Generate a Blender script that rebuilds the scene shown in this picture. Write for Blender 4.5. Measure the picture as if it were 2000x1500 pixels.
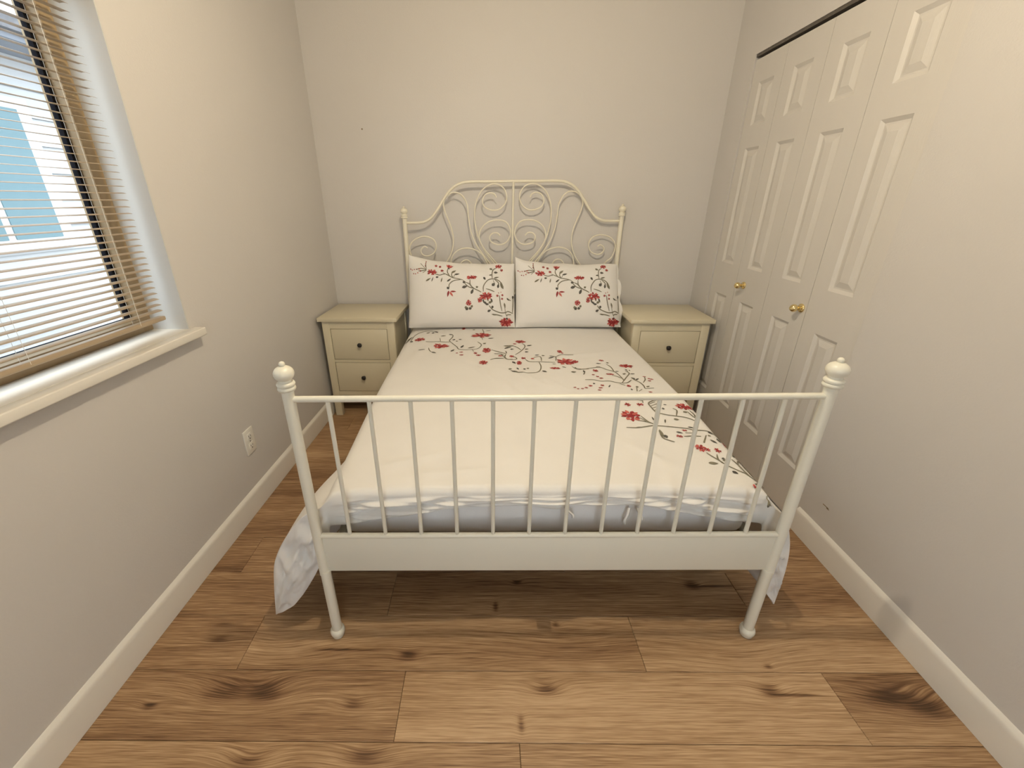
import bpy, bmesh, math, random
from mathutils import Vector, noise, Matrix
random.seed(7)
PI = math.pi
SC = bpy.context.scene
COL = SC.collection
for _o in list(bpy.data.objects):
    bpy.data.objects.remove(_o)

# ------------------------------------------------------------------ camera
# wide phone lens, slightly off-centre crop (lens shift)
F_PX, PITCH, YAW, ROLL = 810.0, 22.5454, -2.6667, -0.6078
PPX, PPY = 939.43, 728.52
CAM = Vector((-0.1477, -0.9502, 1.3376))
_t, _y, _r = (math.radians(a) for a in (PITCH, YAW, ROLL))
_fw = Vector((math.sin(_y) * math.cos(_t), math.cos(_y) * math.cos(_t), -math.sin(_t)))
_rt = Vector((math.cos(_y), -math.sin(_y), 0))
_up = _rt.cross(_fw)
_rt, _up = _rt * math.cos(_r) + _up * math.sin(_r), _up * math.cos(_r) - _rt * math.sin(_r)
cd = bpy.data.cameras.new('camera')
cam = bpy.data.objects.new('camera', cd)
COL.objects.link(cam)
_m = Matrix((_rt, _up, -_fw)).transposed().to_4x4()
_m.translation = CAM
cam.matrix_world = _m
cd.sensor_width = 36.0
cd.lens = F_PX / 2000 * 36
cd.shift_x = (1000 - PPX) / 2000
cd.shift_y = (PPY - 750) / 2000
cd.clip_start = 0.02
SC.camera = cam

# ------------------------------------------------------------------ world / exposure
W = bpy.data.worlds.new('sky')
SC.world = W
W.use_nodes = True
_bg = W.node_tree.nodes['Background']
_bg.inputs[0].default_value = (0.90, 0.95, 1.0, 1)
_bg.inputs[1].default_value = 6.6
SC.view_settings.view_transform = 'Standard'
SC.view_settings.look = 'None'
SC.view_settings.gamma = 1.0
SC.view_settings.use_curve_mapping = False
SC.view_settings.exposure = -0.25
SC.cycles.max_bounces = 7
SC.cycles.diffuse_bounces = 4
SC.cycles.glossy_bounces = 3
SC.cycles.transparent_max_bounces = 12
LAMP_RADIANCE = 3000.0
LAMP_COLOUR = (1.0, 0.85, 0.62, 1)

# room box (metres): floor z=0
WL, WR, YB, YF, ZC = -1.286, 1.146, 1.895, -1.95, 2.45
# window opening in the left wall
WY0, WY1, WZ0, WZ1 = -1.36, 0.475, 0.913, 1.98
# added fill window, in the wall behind the camera
FX0, FX1, FZ0, FZ1 = -0.32, 0.32, 0.15, 1.95
# closet opening in the right wall
CY0, CY1, CZ1 = 0.540, 1.672, 2.010
# the bed (and the floor boards) stand a little askew to the side walls
BED_A = math.radians(2.1053)

# ------------------------------------------------------------------ materials
MATS = {}


def principled(name, col, rough=0.5, spec=0.5, metal=0.0, sheen=0.0):
    m = bpy.data.materials.new(name)
    m.use_nodes = True
    b = m.node_tree.nodes['Principled BSDF']
    b.inputs['Base Color'].default_value = (*col, 1)
    b.inputs['Roughness'].default_value = rough
    b.inputs['Specular IOR Level'].default_value = spec
    b.inputs['Metallic'].default_value = metal
    if sheen:
        b.inputs['Sheen Weight'].default_value = sheen
        b.inputs['Sheen Roughness'].default_value = 0.4
    MATS[name] = m
    return m


def nd(m, typ, **kw):
    n = m.node_tree.nodes.new(typ)
    for k, v in kw.items():
        setattr(n, k, v)
    return n


def lk(m, a, b):
    m.node_tree.links.new(a, b)


def noisy(name, col, rough, scale, amount, bump=0.0, bscale=None, spec=0.5, sheen=0.0, stretch=(1, 1, 1), dist=0.002):
    """base colour with a faint procedural mottle and fine bump"""
    m = principled(name, col, rough, spec, sheen=sheen)
    b = m.node_tree.nodes['Principled BSDF']
    tc = nd(m, 'ShaderNodeTexCoord')
    mp = nd(m, 'ShaderNodeMapping')
    mp.inputs['Scale'].default_value = stretch
    lk(m, tc.outputs['Object'], mp.inputs[0])
    n = nd(m, 'ShaderNodeTexNoise')
    n.inputs['Scale'].default_value = scale
    n.inputs['Detail'].default_value = 4
    lk(m, mp.outputs[0], n.inputs['Vector'])
    mr = nd(m, 'ShaderNodeMapRange')
    mr.inputs['From Min'].default_value = 0.3
    mr.inputs['From Max'].default_value = 0.7
    mr.inputs['To Min'].default_value = 1 - amount
    mr.inputs['To Max'].default_value = 1 + amount
    lk(m, n.outputs['Fac'], mr.inputs['Value'])
    mx = nd(m, 'ShaderNodeVectorMath', operation='SCALE')
    mx.inputs[0].default_value = col
    lk(m, mr.outputs[0], mx.inputs['Scale'])
    lk(m, mx.outputs[0], b.inputs['Base Color'])
    if bump:
        n2 = nd(m, 'ShaderNodeTexNoise')
        n2.inputs['Scale'].default_value = bscale or scale * 8
        n2.inputs['Detail'].default_value = 3
        lk(m, mp.outputs[0], n2.inputs['Vector'])
        bp = nd(m, 'ShaderNodeBump')
        bp.inputs['Strength'].default_value = bump
        bp.inputs['Distance'].default_value = dist
        lk(m, n2.outputs['Fac'], bp.inputs['Height'])
        lk(m, bp.outputs[0], b.inputs['Normal'])
    return m


noisy('wall_paint', (0.625, 0.602, 0.578), 0.55, 1.5, 0.012, 0.25, 160, spec=0.35)
noisy('ceiling_paint', (0.78, 0.75, 0.69), 0.8, 2, 0.01, 0.3, 120)
noisy('trim_paint', (0.78, 0.75, 0.69), 0.35, 3, 0.015, 0.08, 60)
noisy('door_paint', (0.635, 0.608, 0.57), 0.38, 2, 0.01, 0.22, 40, stretch=(1, 8, 0.6))
noisy('reveal_paint', (0.60, 0.60, 0.585), 0.5, 2, 0.01, 0.1, 100)
noisy('bed_enamel', (0.78, 0.76, 0.66), 0.3, 5, 0.01)
noisy('headboard_enamel', (0.80, 0.76, 0.63), 0.33, 5, 0.01)
noisy('nightstand_lacquer', (0.68, 0.62, 0.46), 0.32, 3, 0.012, 0.05, 50)
noisy('duvet_cotton', (0.80, 0.785, 0.76), 0.85, 9, 0.012, 0.25, 700, spec=0.2, sheen=0.15)
noisy('sheet_cotton', (0.80, 0.785, 0.79), 0.9, 9, 0.012, 0.3, 500, spec=0.2)
noisy('thread_red', (0.31, 0.024, 0.028), 0.7, 80, 0.35, 0.4, 900)
noisy('thread_rose', (0.55, 0.14, 0.115), 0.7, 80, 0.2, 0.4, 900)
noisy('thread_dark', (0.085, 0.080, 0.070), 0.7, 80, 0.3, 0.4, 900)
noisy('thread_olive', (0.19, 0.175, 0.125), 0.7, 80, 0.2, 0.4, 900)
noisy('blind_slat', (0.40, 0.31, 0.21), 0.4, 6, 0.03)
noisy('window_vinyl', (0.36, 0.26, 0.145), 0.5, 4, 0.05)
noisy('gasket_rubber', (0.012, 0.012, 0.016), 0.9, 20, 0.1, spec=0.1)
noisy('black_knob', (0.012, 0.009, 0.008), 0.35, 20, 0.1)
principled('brass', (0.84, 0.68, 0.35), 0.14, metal=1.0)
noisy('dark_metal', (0.10, 0.085, 0.07), 0.45, 30, 0.2)
noisy('dark_gap', (0.02, 0.017, 0.014), 0.9, 10, 0.1)
noisy('outlet_plastic', (0.80, 0.78, 0.72), 0.35, 10, 0.01)
noisy('white_siding', (0.43, 0.44, 0.455), 0.7, 1.2, 0.03)
noisy('white_window_trim', (0.5, 0.51, 0.52), 0.5, 3, 0.02)
noisy('soffit_paint', (0.2, 0.22, 0.26), 0.7, 3, 0.02)
noisy('roof_shingle', (0.12, 0.12, 0.13), 0.9, 14, 0.3, 0.5, 60)
noisy('gravel', (0.45, 0.43, 0.40), 0.95, 12, 0.2, 0.6, 60)
noisy('underlay', (0.05, 0.035, 0.025), 0.9, 10, 0.1)
noisy('mattress_ticking', (0.72, 0.71, 0.72), 0.9, 9, 0.01, 0.3, 300)
noisy('bed_slat_wood', (0.45, 0.33, 0.20), 0.6, 8, 0.1, stretch=(1, 14, 14))
noisy('wall_scuff', (0.20, 0.14, 0.08), 0.8, 30, 0.1)
principled('neighbour_glass', (0.11, 0.19, 0.22), 0.15, 0.3)

m = bpy.data.materials.new('pane_glass')
m.use_nodes = True
MATS['pane_glass'] = m
m.node_tree.nodes.clear()
_tr = nd(m, 'ShaderNodeBsdfTransparent')
_tr.inputs[0].default_value = (0.94, 0.97, 0.98, 1)
_gl = nd(m, 'ShaderNodeBsdfGlossy')
_gl.inputs['Roughness'].default_value = 0.02
_fr = nd(m, 'ShaderNodeLayerWeight')
_fp = nd(m, 'ShaderNodeMath', operation='POWER')
_fp.inputs[1].default_value = 5.0
_fm = nd(m, 'ShaderNodeMath', operation='MULTIPLY_ADD')
_fm.inputs[1].default_value = 0.6
_fm.inputs[2].default_value = 0.03
lk(m, _fr.outputs['Facing'], _fp.inputs[0])
lk(m, _fp.outputs[0], _fm.inputs[0])
_mx = nd(m, 'ShaderNodeMixShader')
_ou = nd(m, 'ShaderNodeOutputMaterial')
lk(m, _fm.outputs[0], _mx.inputs[0])
lk(m, _tr.outputs[0], _mx.inputs[1])
lk(m, _gl.outputs[0], _mx.inputs[2])
lk(m, _mx.outputs[0], _ou.inputs[0])

m = bpy.data.materials.new('lamp_globe')
m.use_nodes = True
MATS['lamp_globe'] = m
_b = m.node_tree.nodes['Principled BSDF']
_b.inputs['Base Color'].default_value = (0.9, 0.88, 0.82, 1)
_b.inputs['Emission Color'].default_value = LAMP_COLOUR
_b.inputs['Emission Strength'].default_value = LAMP_RADIANCE


# knots: x, y (room), half length, half width, warp, darkness
KNOTS = [(-.95, -.211, .075, .030, 1.0, .55), (-.835, -.207, .055, .030, .9, .8), (-1.148, -.254, .022, .010, .3, .8),
         (-.56, -.228, .030, .014, .4, .5), (0.0, -.171, .040, .016, .7, .75), (.656, -.149, .035, .020, .5, .8),
         (.73, -.158, .085, .005, .1, .8), (.99, -.153, .075, .026, .9, .8), (1.073, -.18, .060, .026, .8, .7),
         (-.079, -.26, .010, .024, .2, .7), (-.073, .203, .018, .010, .4, .9), (.58, .214, .030, .018, .4, .9),
         (.66, .210, .10, .005, .1, .8), (-.64, -.074, .10, .005, .15, .9), (-.43, -.083, .03, .014, .3, .8),
         (-.153, .097, .010, .020, .2, .8), (.052, .037, .014, .008, .3, .8), (.69, -.078, .014, .008, .3, .7),
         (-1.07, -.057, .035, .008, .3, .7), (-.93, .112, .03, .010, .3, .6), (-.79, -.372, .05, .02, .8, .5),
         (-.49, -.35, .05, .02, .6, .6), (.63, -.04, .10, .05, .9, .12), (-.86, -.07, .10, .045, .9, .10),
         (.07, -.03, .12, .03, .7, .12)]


def oak_material(name, K):
    """printed oak laminate: long streaks, cathedral figure, knots and checks"""
    PA = math.radians(1.8)
    m = bpy.data.materials.new(name)
    m.use_nodes = True
    b = m.node_tree.nodes['Principled BSDF']

    def math_(op, a, c=None, clamp=False):
        n = nd(m, 'ShaderNodeMath', operation=op, use_clamp=clamp)
        for i, v in enumerate((a, c)):
            if v is None:
                continue
            if isinstance(v, (int, float)):
                n.inputs[i].default_value = v
            else:
                lk(m, v, n.inputs[i])
        return n.outputs[0]
    geo = nd(m, 'ShaderNodeNewGeometry')
    oi = nd(m, 'ShaderNodeObjectInfo')
    rot = nd(m, 'ShaderNodeVectorRotate', rotation_type='Z_AXIS')
    rot.inputs['Angle'].default_value = -PA
    lk(m, geo.outputs['Position'], rot.inputs['Vector'])
    sp = nd(m, 'ShaderNodeSeparateXYZ')
    lk(m, rot.outputs[0], sp.inputs[0])
    U, V = sp.outputs[0], sp.outputs[1]
    R = oi.outputs['Random']
    pc = nd(m, 'ShaderNodeSeparateColor')
    lk(m, oi.outputs['Color'], pc.inputs[0])
    PT = pc.outputs[0]
    warp = None
    dark = None
    ca, sa = math.cos(PA), math.sin(PA)
    for (kx, ky, rx, ry, wp, dk) in K:
        ku, kv = kx * ca + ky * sa, -kx * sa + ky * ca
        du = math_('MULTIPLY', math_('SUBTRACT', U, ku), 1 / rx)
        dv = math_('MULTIPLY', math_('SUBTRACT', V, kv), 1 / ry)
        d2 = math_('ADD', math_('MULTIPLY', du, du), math_('MULTIPLY', dv, dv))
        g = math_('POWER', 2.7183, math_('MULTIPLY', d2, -1.5))
        w = math_('MULTIPLY', math_('POWER', 2.7183, math_('MULTIPLY', d2, -0.35)), wp * 0.030)
        gd = math_('MULTIPLY', g, dk)
        warp = w if warp is None else math_('ADD', warp, w)
        dark = gd if dark is None else math_('ADD', dark, gd)
    V2 = V if warp is None else math_('ADD', V, warp)

    def nz(su, sv, ru, rv, scale, detail, rough, dist=0.0):
        c = nd(m, 'ShaderNodeCombineXYZ')
        lk(m, math_('ADD', math_('MULTIPLY', U, su), math_('MULTIPLY', R, ru)), c.inputs[0])
        lk(m, math_('ADD', math_('MULTIPLY', V2, sv), math_('MULTIPLY', R, rv)), c.inputs[1])
        n = nd(m, 'ShaderNodeTexNoise')
        n.inputs['Scale'].default_value = scale
        n.inputs['Detail'].default_value = detail
        n.inputs['Roughness'].default_value = rough
        n.inputs['Distortion'].default_value = dist
        lk(m, c.outputs[0], n.inputs['Vector'])
        return n.outputs['Fac']
    broad = nz(0.8, 8, 31, 57, 1.0, 2, 0.5)
    streak = nz(2.6, 120, 77, 23, 1.0, 4, 0.65, 0.2)
    fine = nz(10, 420, 11, 91, 1.0, 2, 0.6)
    figure = nz(1.3, 7, 45, 13, 1.0, 1, 0.4)
    rings = math_('SINE', math_('MULTIPLY', math_('ADD', figure, math_('MULTIPLY', V2, 8.0)), 75.0))
    rings = math_('POWER', math_('MULTIPLY', math_('ADD', rings, 1.0), 0.5), 4.0)
    tone = math_('ADD', math_('MULTIPLY', broad, 0.50), math_('MULTIPLY', streak, 0.62))
    tone = math_('ADD', tone, math_('SUBTRACT', PT, 0.5))
    tone = math_('SUBTRACT', tone, math_('MULTIPLY', rings, math_('MULTIPLY', math_('SUBTRACT', 0.95, broad), 0.16)))
    tone = math_('ADD', tone, math_('MULTIPLY', math_('SUBTRACT', fine, 0.5), 0.80))
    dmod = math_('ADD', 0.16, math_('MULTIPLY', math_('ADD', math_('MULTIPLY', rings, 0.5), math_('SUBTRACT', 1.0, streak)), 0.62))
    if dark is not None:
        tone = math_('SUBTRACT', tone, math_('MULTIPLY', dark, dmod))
    tone = math_('ADD', tone, 0.055)
    ramp = nd(m, 'ShaderNodeValToRGB')
    el = ramp.color_ramp.elements
    el[0].position, el[0].color = 0.05, (0.070, 0.036, 0.018, 1)
    el[1].position, el[1].color = 0.82, (0.60, 0.415, 0.25, 1)
    e = el.new(0.30)
    e.color = (0.165, 0.086, 0.042, 1)
    e = el.new(0.48)
    e.color = (0.300, 0.176, 0.090, 1)
    e = el.new(0.62)
    e.color = (0.425, 0.272, 0.148, 1)
    lk(m, tone, ramp.inputs[0])
    lk(m, ramp.outputs[0], b.inputs['Base Color'])
    rr = nd(m, 'ShaderNodeMapRange')
    rr.inputs['To Min'].default_value = 0.52
    rr.inputs['To Max'].default_value = 0.36
    lk(m, tone, rr.inputs['Value'])
    lk(m, rr.outputs[0], b.inputs['Roughness'])
    b.inputs['Specular IOR Level'].default_value = 0.35
    bp = nd(m, 'ShaderNodeBump')
    bp.inputs['Strength'].default_value = 0.25
    bp.inputs['Distance'].default_value = 0.0008
    lk(m, fine, bp.inputs['Height'])
    lk(m, bp.outputs[0], b.inputs['Normal'])
    MATS[name] = m


oak_material('oak_laminate', [])

# ------------------------------------------------------------------ helpers


def link(name, bm, mat, parent=None, smooth=False, auto=None):
    me = bpy.data.meshes.new(name)
    bmesh.ops.recalc_face_normals(bm, faces=bm.faces)
    bm.to_mesh(me)
    bm.free()
    me.materials.append(MATS[mat])
    if smooth:
        for p in me.polygons:
            p.use_smooth = True
    o = bpy.data.objects.new(name, me)
    COL.objects.link(o)
    if parent:
        o.parent = parent
    if auto:
        me.set_sharp_from_angle(angle=math.radians(auto))
    return o


def empty(name, loc=(0, 0, 0), rz=0.0, parent=None):
    o = bpy.data.objects.new(name, None)
    COL.objects.link(o)
    o.empty_display_size = 0.05
    o.location = loc
    o.rotation_euler = (0, 0, rz)
    if parent:
        o.parent = parent
    return o


def tag(o, label=None, cat=None, group=None, kind=None):
    if label:
        o['label'] = label
    if cat:
        o['category'] = cat
    if group:
        o['group'] = group
    if kind:
        o['kind'] = kind
    return o


def box(bm, x0, x1, y0, y1, z0, z1, bev=0.0, seg=2):
    r = bmesh.ops.create_cube(bm, size=1.0)
    vs = r['verts']
    for v in vs:
        v.co = Vector((x0 if v.co.x < 0 else x1, y0 if v.co.y < 0 else y1, z0 if v.co.z < 0 else z1))
    if bev > 0:
        es = set()
        for v in vs:
            es.update(v.link_edges)
        bmesh.ops.bevel(bm, geom=list(es), offset=bev, segments=seg, profile=0.5, affect='EDGES')
    return bm


def boxo(name, mat, parent, x0, x1, y0, y1, z0, z1, bev=0.0, seg=2):
    bm = bmesh.new()
    box(bm, x0, x1, y0, y1, z0, z1, bev, seg)
    return link(name, bm, mat, parent, smooth=bev > 0, auto=35 if bev > 0 else None)


def catmull(pts, n=8, closed=False):
    P = [Vector(p) for p in pts]
    if len(P) < 3:
        return P
    out = []
    for i in range(len(P) - 1):
        p0 = P[i - 1] if i > 0 else P[0] * 2 - P[1]
        p1, p2 = P[i], P[i + 1]
        p3 = P[i + 2] if i + 2 < len(P) else P[-1] * 2 - P[-2]
        for k in range(n):
            t = k / n
            out.append(0.5 * ((2 * p1) + (p2 - p0) * t + (2 * p0 - 5 * p1 + 4 * p2 - p3) * t * t + (3 * p1 - p0 - 3 * p2 + p3) * t ** 3))
    out.append(P[-1])
    return out


def tube(bm, pts, r, seg=10, cap=True):
    P = [Vector(p) for p in pts]
    n = len(P)
    rings = []
    up = None
    for i in range(n):
        t = (P[min(i + 1, n - 1)] - P[max(i - 1, 0)]).normalized()
        if up is None:
            a = Vector((0, 1, 0)) if abs(t.y) < 0.9 else Vector((1, 0, 0))
            up = (a - t * a.dot(t)).normalized()
        else:
            up = (up - t * up.dot(t)).normalized()
        s = t.cross(up)
        rr = r[i] if isinstance(r, (list, tuple)) else r
        rings.append([bm.verts.new(P[i] + (up * math.cos(2 * PI * k / seg) + s * math.sin(2 * PI * k / seg)) * rr) for k in range(seg)])
    for i in range(n - 1):
        for k in range(seg):
            bm.faces.new((rings[i][k], rings[i][(k + 1) % seg], rings[i + 1][(k + 1) % seg], rings[i + 1][k]))
    if cap:
        bm.faces.new(rings[0][::-1])
        bm.faces.new(rings[-1])
    return bm


def lathe(bm, prof, cx=0, cy=0, cz=0, seg=24, axis='Z'):
    """prof: list of (radius, height)"""
    def pt(r, h, a):
        c, s = math.cos(a) * r, math.sin(a) * r
        if axis == 'Z':
            return (cx + c, cy + s, cz + h)
        if axis == 'X':
            return (cx + h, cy + c, cz + s)
        return (cx + c, cy + h, cz + s)
    prev = None
    for (r, h) in prof:
        if r < 1e-6:
            cur = [bm.verts.new(pt(0, h, 0))]
        else:
            cur = [bm.verts.new(pt(r, h, 2 * PI * k / seg)) for k in range(seg)]
        if prev is not None:
            for k in range(seg):
                q = [prev[k % len(prev)], prev[(k + 1) % len(prev)], cur[(k + 1) % len(cur)], cur[k % len(cur)]]
                u = []
                for v in q:
                    if v not in u:
                        u.append(v)
                if len(u) > 2:
                    bm.faces.new(u)
        prev = cur
    return bm


def arc(r, z, a0, a1, n=6):
    return [(r * math.cos(math.radians(a0 + (a1 - a0) * i / n)), z + r * math.sin(math.radians(a0 + (a1 - a0) * i / n))) for i in range(n + 1)]


def sstep(a, b, x):
    t = min(1.0, max(0.0, (x - a) / (b - a)))
    return t * t * (3 - 2 * t)

# ------------------------------------------------------------------ floor: laminate boards
PA = math.radians(1.8)
floor = boxo('floor', 'underlay', None, WL, WR, YF, YB, -0.05, -0.009)
tag(floor, 'warm oak laminate floor with wide knotty boards', kind='structure')


def clip_poly(poly, axis, v, keep_less):
    out = []
    for i in range(len(poly)):
        a, b = poly[i], poly[(i + 1) % len(poly)]
        ia = (a[axis] <= v) if keep_less else (a[axis] >= v)
        ib = (b[axis] <= v) if keep_less else (b[axis] >= v)
        if ia:
            out.append(a)
        if ia != ib:
            t = (v - a[axis]) / (b[axis] - a[axis])
            out.append((a[0] + (b[0] - a[0]) * t, a[1] + (b[1] - a[1]) * t))
    return out


JOINT = {0: -0.960, -1: -0.432, -2: -0.095, 1: -0.530, 2: 0.12, 3: -0.83, 4: 0.42, 5: -0.28, 6: 0.60, 7: -0.70, 8: 0.2, 9: -0.4}
# tone of single boards (row, index along the row), darkest beside and under the bed
TONE = {(-1, -1): -0.095, (-1, 0): 0.060, (-1, 1): -0.095, (0, -1): -0.115, (0, 0): 0.0, (0, 1): -0.025, (-2, -1): -0.035, (-2, 0): -0.005,
        (1, -1): -0.08, (1, 0): -0.08, (1, 1): -0.10, (2, -1): -0.11, (2, 0): -0.10, (3, -1): -0.11, (4, -1): -0.12, (5, -1): -0.12, (6, -1): -0.12, (3, -2): -0.12, (2, -2): -0.12, (4, -2): -0.12, (5, -2): -0.12}
PW, PLEN = 0.1835, 1.268
ca, sa = math.cos(PA), math.sin(PA)
for row in range(-12, 13):
    v0 = 0.0665 + (row - 1) * PW
    v1 = v0 + PW
    j = JOINT.get(row, random.uniform(-0.6, 0.6))
    for k in range(-3, 4):
        u0, u1 = j + k * PLEN, j + (k + 1) * PLEN
        g = 0.0006
        q = [(u0 + g, v0 + g), (u1 - g, v0 + g), (u1 - g, v1 - g), (u0 + g, v1 - g)]
        q = [(u * ca - v * sa, u * sa + v * ca) for u, v in q]
        q = clip_poly(q, 0, WL + 0.001, False)
        q = clip_poly(q, 0, WR - 0.001, True) if q else q
        q = clip_poly(q, 1, YF + 0.001, False) if q else q
        q = clip_poly(q, 1, YB - 0.001, True) if q else q
        if len(q) < 3:
            continue
        cx = sum(p[0] for p in q) / len(q)
        cy = sum(p[1] for p in q) / len(q)
        bm = bmesh.new()
        lo = [bm.verts.new((p[0] - cx, p[1] - cy, -0.0085)) for p in q]
        mid = [bm.verts.new((p[0] - cx, p[1] - cy, -0.0009)) for p in q]
        b_ = 0.0011

        def inset(p):
            x, y = p[0] - cx, p[1] - cy
            return (x - math.copysign(min(b_, abs(x)), x), y - math.copysign(min(b_, abs(y)), y), 0.0)
        hi = [bm.verts.new(inset(p)) for p in q]
        n = len(q)
        for i in range(n):
            bm.faces.new((lo[i], lo[(i + 1) % n], mid[(i + 1) % n], mid[i]))
            bm.faces.new((mid[i], mid[(i + 1) % n], hi[(i + 1) % n], hi[i]))
        bm.faces.new(hi)
        bm.faces.new(lo[::-1])
        mine = []
        for kn in KNOTS:
            ku, kv = kn[0] * ca + kn[1] * sa, -kn[0] * sa + kn[1] * ca
            if u0 < ku < u1 and v0 < kv < v1:
                mine.append(kn)
        mname = 'oak_laminate'
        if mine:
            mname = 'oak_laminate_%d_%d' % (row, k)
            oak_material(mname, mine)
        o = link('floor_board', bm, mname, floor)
        o.location = (cx, cy, 0)
        tn = TONE.get((row, k), random.uniform(-0.05, 0.01))
        o.color = (0.5 + tn, 0.5, 0.5, 1)

# ------------------------------------------------------------------ walls and ceiling
TH = 0.24   # outer wall thickness
bm = bmesh.new()
box(bm, WL - TH, WL, YF - 0.1, WY0, -0.05, ZC)
box(bm, WL - TH, WL, WY1, YB + 0.1, -0.05, ZC)
box(bm, WL - TH, WL, WY0, WY1, -0.05, WZ0 - 0.03)
box(bm, WL - TH, WL, WY0, WY1, WZ1, ZC)
wall_left = tag(link('wall_left', bm, 'wall_paint'), 'cream painted wall with the window opening', kind='structure')
bm = bmesh.new()
box(bm, WR, WR + 0.11, YF - 0.1, CY0, -0.05, ZC)
box(bm, WR, WR + 0.11, CY1, YB, -0.05, ZC)
box(bm, WR, WR + 0.11, CY0, CY1, CZ1, ZC)
wall_right = tag(link('wall_right', bm, 'wall_paint'), 'cream painted wall with the closet opening', kind='structure')
wall_back = tag(boxo('wall_back', 'wall_paint', None, WL, WR + 0.8, YB, YB + 0.1, -0.05, ZC), 'plain cream wall behind the headboard', kind='structure')
bm = bmesh.new()
box(bm, WL, FX0, YF - 0.1, YF, -0.05, ZC)
box(bm, FX1, WR, YF - 0.1, YF, -0.05, ZC)
box(bm, FX0, FX1, YF - 0.1, YF, -0.05, FZ0)
box(bm, FX0, FX1, YF - 0.1, YF, FZ1, ZC)
wall_front = tag(link('wall_front', bm, 'wall_paint'), 'cream wall with an added fill window behind the camera', kind='structure')
ceiling = tag(boxo('ceiling', 'ceiling_paint', None, WL - TH, WR + 0.8, YF - 0.1, YB + 0.1, ZC, ZC + 0.1), 'flat white ceiling', kind='structure')
# dark closet behind the folding doors
bm = bmesh.new()
box(bm, WR + 0.70, WR + 0.80, CY0 - 0.3, YB, -0.05, ZC)
box(bm, WR + 0.11, WR + 0.70, CY0 - 0.40, CY0 - 0.30, -0.05, ZC)
box(bm, WR + 0.001, WR + 0.70, CY0 - 0.3, YB, -0.055, -0.004)
tag(link('wall_closet', bm, 'wall_paint'), 'closet shell behind the folding doors', kind='structure')
# small marks on the walls
bm = bmesh.new()
box(bm, WR - 0.0012, WR + 0.001, 0.402, 0.432, 0.2085, 0.2115, 0.0008, 1)
box(bm, WR - 0.0012, WR + 0.001, 0.398, 0.412, 0.2050, 0.2080, 0.0008, 1)
link('paint_chip', bm, 'wall_scuff', wall_right)
bm = bmesh.new()
lathe(bm, [(0, 0.0), (0.004, 0.0), (0.0045, 0.002), (0.0045, 0.004)], -0.984, YB - 0.002, 1.745, 10, 'Y')
link('nail_hole', bm, 'wall_scuff', wall_back)


def baseboard(name, label, pts_fn, length):
    """profile extruded along a wall: pts_fn(t, off, z)"""
    prof = [(0, 0.001), (0.014, 0.001), (0.014, 0.092), (0.0125, 0.100), (0.0095, 0.106), (0.005, 0.109), (0.003, 0.1125), (0, 0.114)]
    bm = bmesh.new()
    A = [bm.verts.new(pts_fn(0, o, z)) for o, z in prof]
    B = [bm.verts.new(pts_fn(length, o, z)) for o, z in prof]
    n = len(prof)
    for i in range(n):
        bm.faces.new((A[i], A[(i + 1) % n], B[(i + 1) % n], B[i]))
    bm.faces.new(A)
    bm.faces.new(B[::-1])
    return tag(link(name, bm, 'trim_paint', smooth=True, auto=50), label, kind='structure')


baseboard('baseboard_left', 'white painted baseboard below the window wall', lambda t, o, z: (WL + o, YF + t, z), YB - YF)
baseboard('baseboard_right', 'white painted baseboard from the closet towards the camera', lambda t, o, z: (WR - o, YF + t, z), CY0 - 0.012 - YF)
baseboard('baseboard_corner', 'short white baseboard between closet and back wall', lambda t, o, z: (WR - o, CY1 + 0.012 + t, z), YB - CY1 - 0.013)
baseboard('baseboard_back', 'white painted baseboard behind the bed', lambda t, o, z: (WL + 0.015 + t, YB - o, z), WR - WL - 0.03)

# ------------------------------------------------------------------ window
win = tag(empty('window_1', (WL, (WY0 + WY1) / 2, WZ0)), 'window in a deep white reveal with tan frame', kind='structure')
win_inv = Vector((-WL, -(WY0 + WY1) / 2, -WZ0))


def wbox(name, mat, x0, x1, y0, y1, z0, z1, bev=0.0, parent=None):
    o = boxo(name, mat, parent or win, x0, x1, y0, y1, z0, z1, bev)
    for v in o.data.vertices:
        v.co += win_inv
    return o


# white reveal lining (two sides and head)
wbox('reveal', 'reveal_paint', WL - 0.135, WL - 0.0005, WY1 - 0.004, WY1 + 0.001, WZ0, WZ1)
wbox('reveal', 'reveal_paint', WL - 0.135, WL - 0.0005, WY0 - 0.001, WY0 + 0.004, WZ0, WZ1)
wbox('reveal', 'reveal_paint', WL - 0.135, WL - 0.0005, WY0, WY1, WZ1 - 0.004, WZ1 + 0.001)
XF0, XF1 = WL - 0.200, WL - 0.132      # frame depth
fw_ = 0.043
wbox('frame', 'window_vinyl', XF0, XF1, WY1 - fw_ - 0.004, WY1 - 0.004, WZ0, WZ1 - 0.004, 0.003)
wbox('frame', 'window_vinyl', XF0, XF1, WY0 + 0.004, WY0 + fw_ + 0.004, WZ0, WZ1 - 0.004, 0.003)
wbox('frame', 'window_vinyl', XF0, XF1, WY0 + fw_, WY1 - fw_, WZ0, WZ0 + 0.045, 0.003)
wbox('frame', 'window_vinyl', XF0, XF1, WY0 + fw_, WY1 - fw_, WZ1 - 0.049, WZ1 - 0.004, 0.003)
gy1 = WY1 - fw_ - 0.004
gy0 = WY0 + fw_ + 0.004
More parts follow.
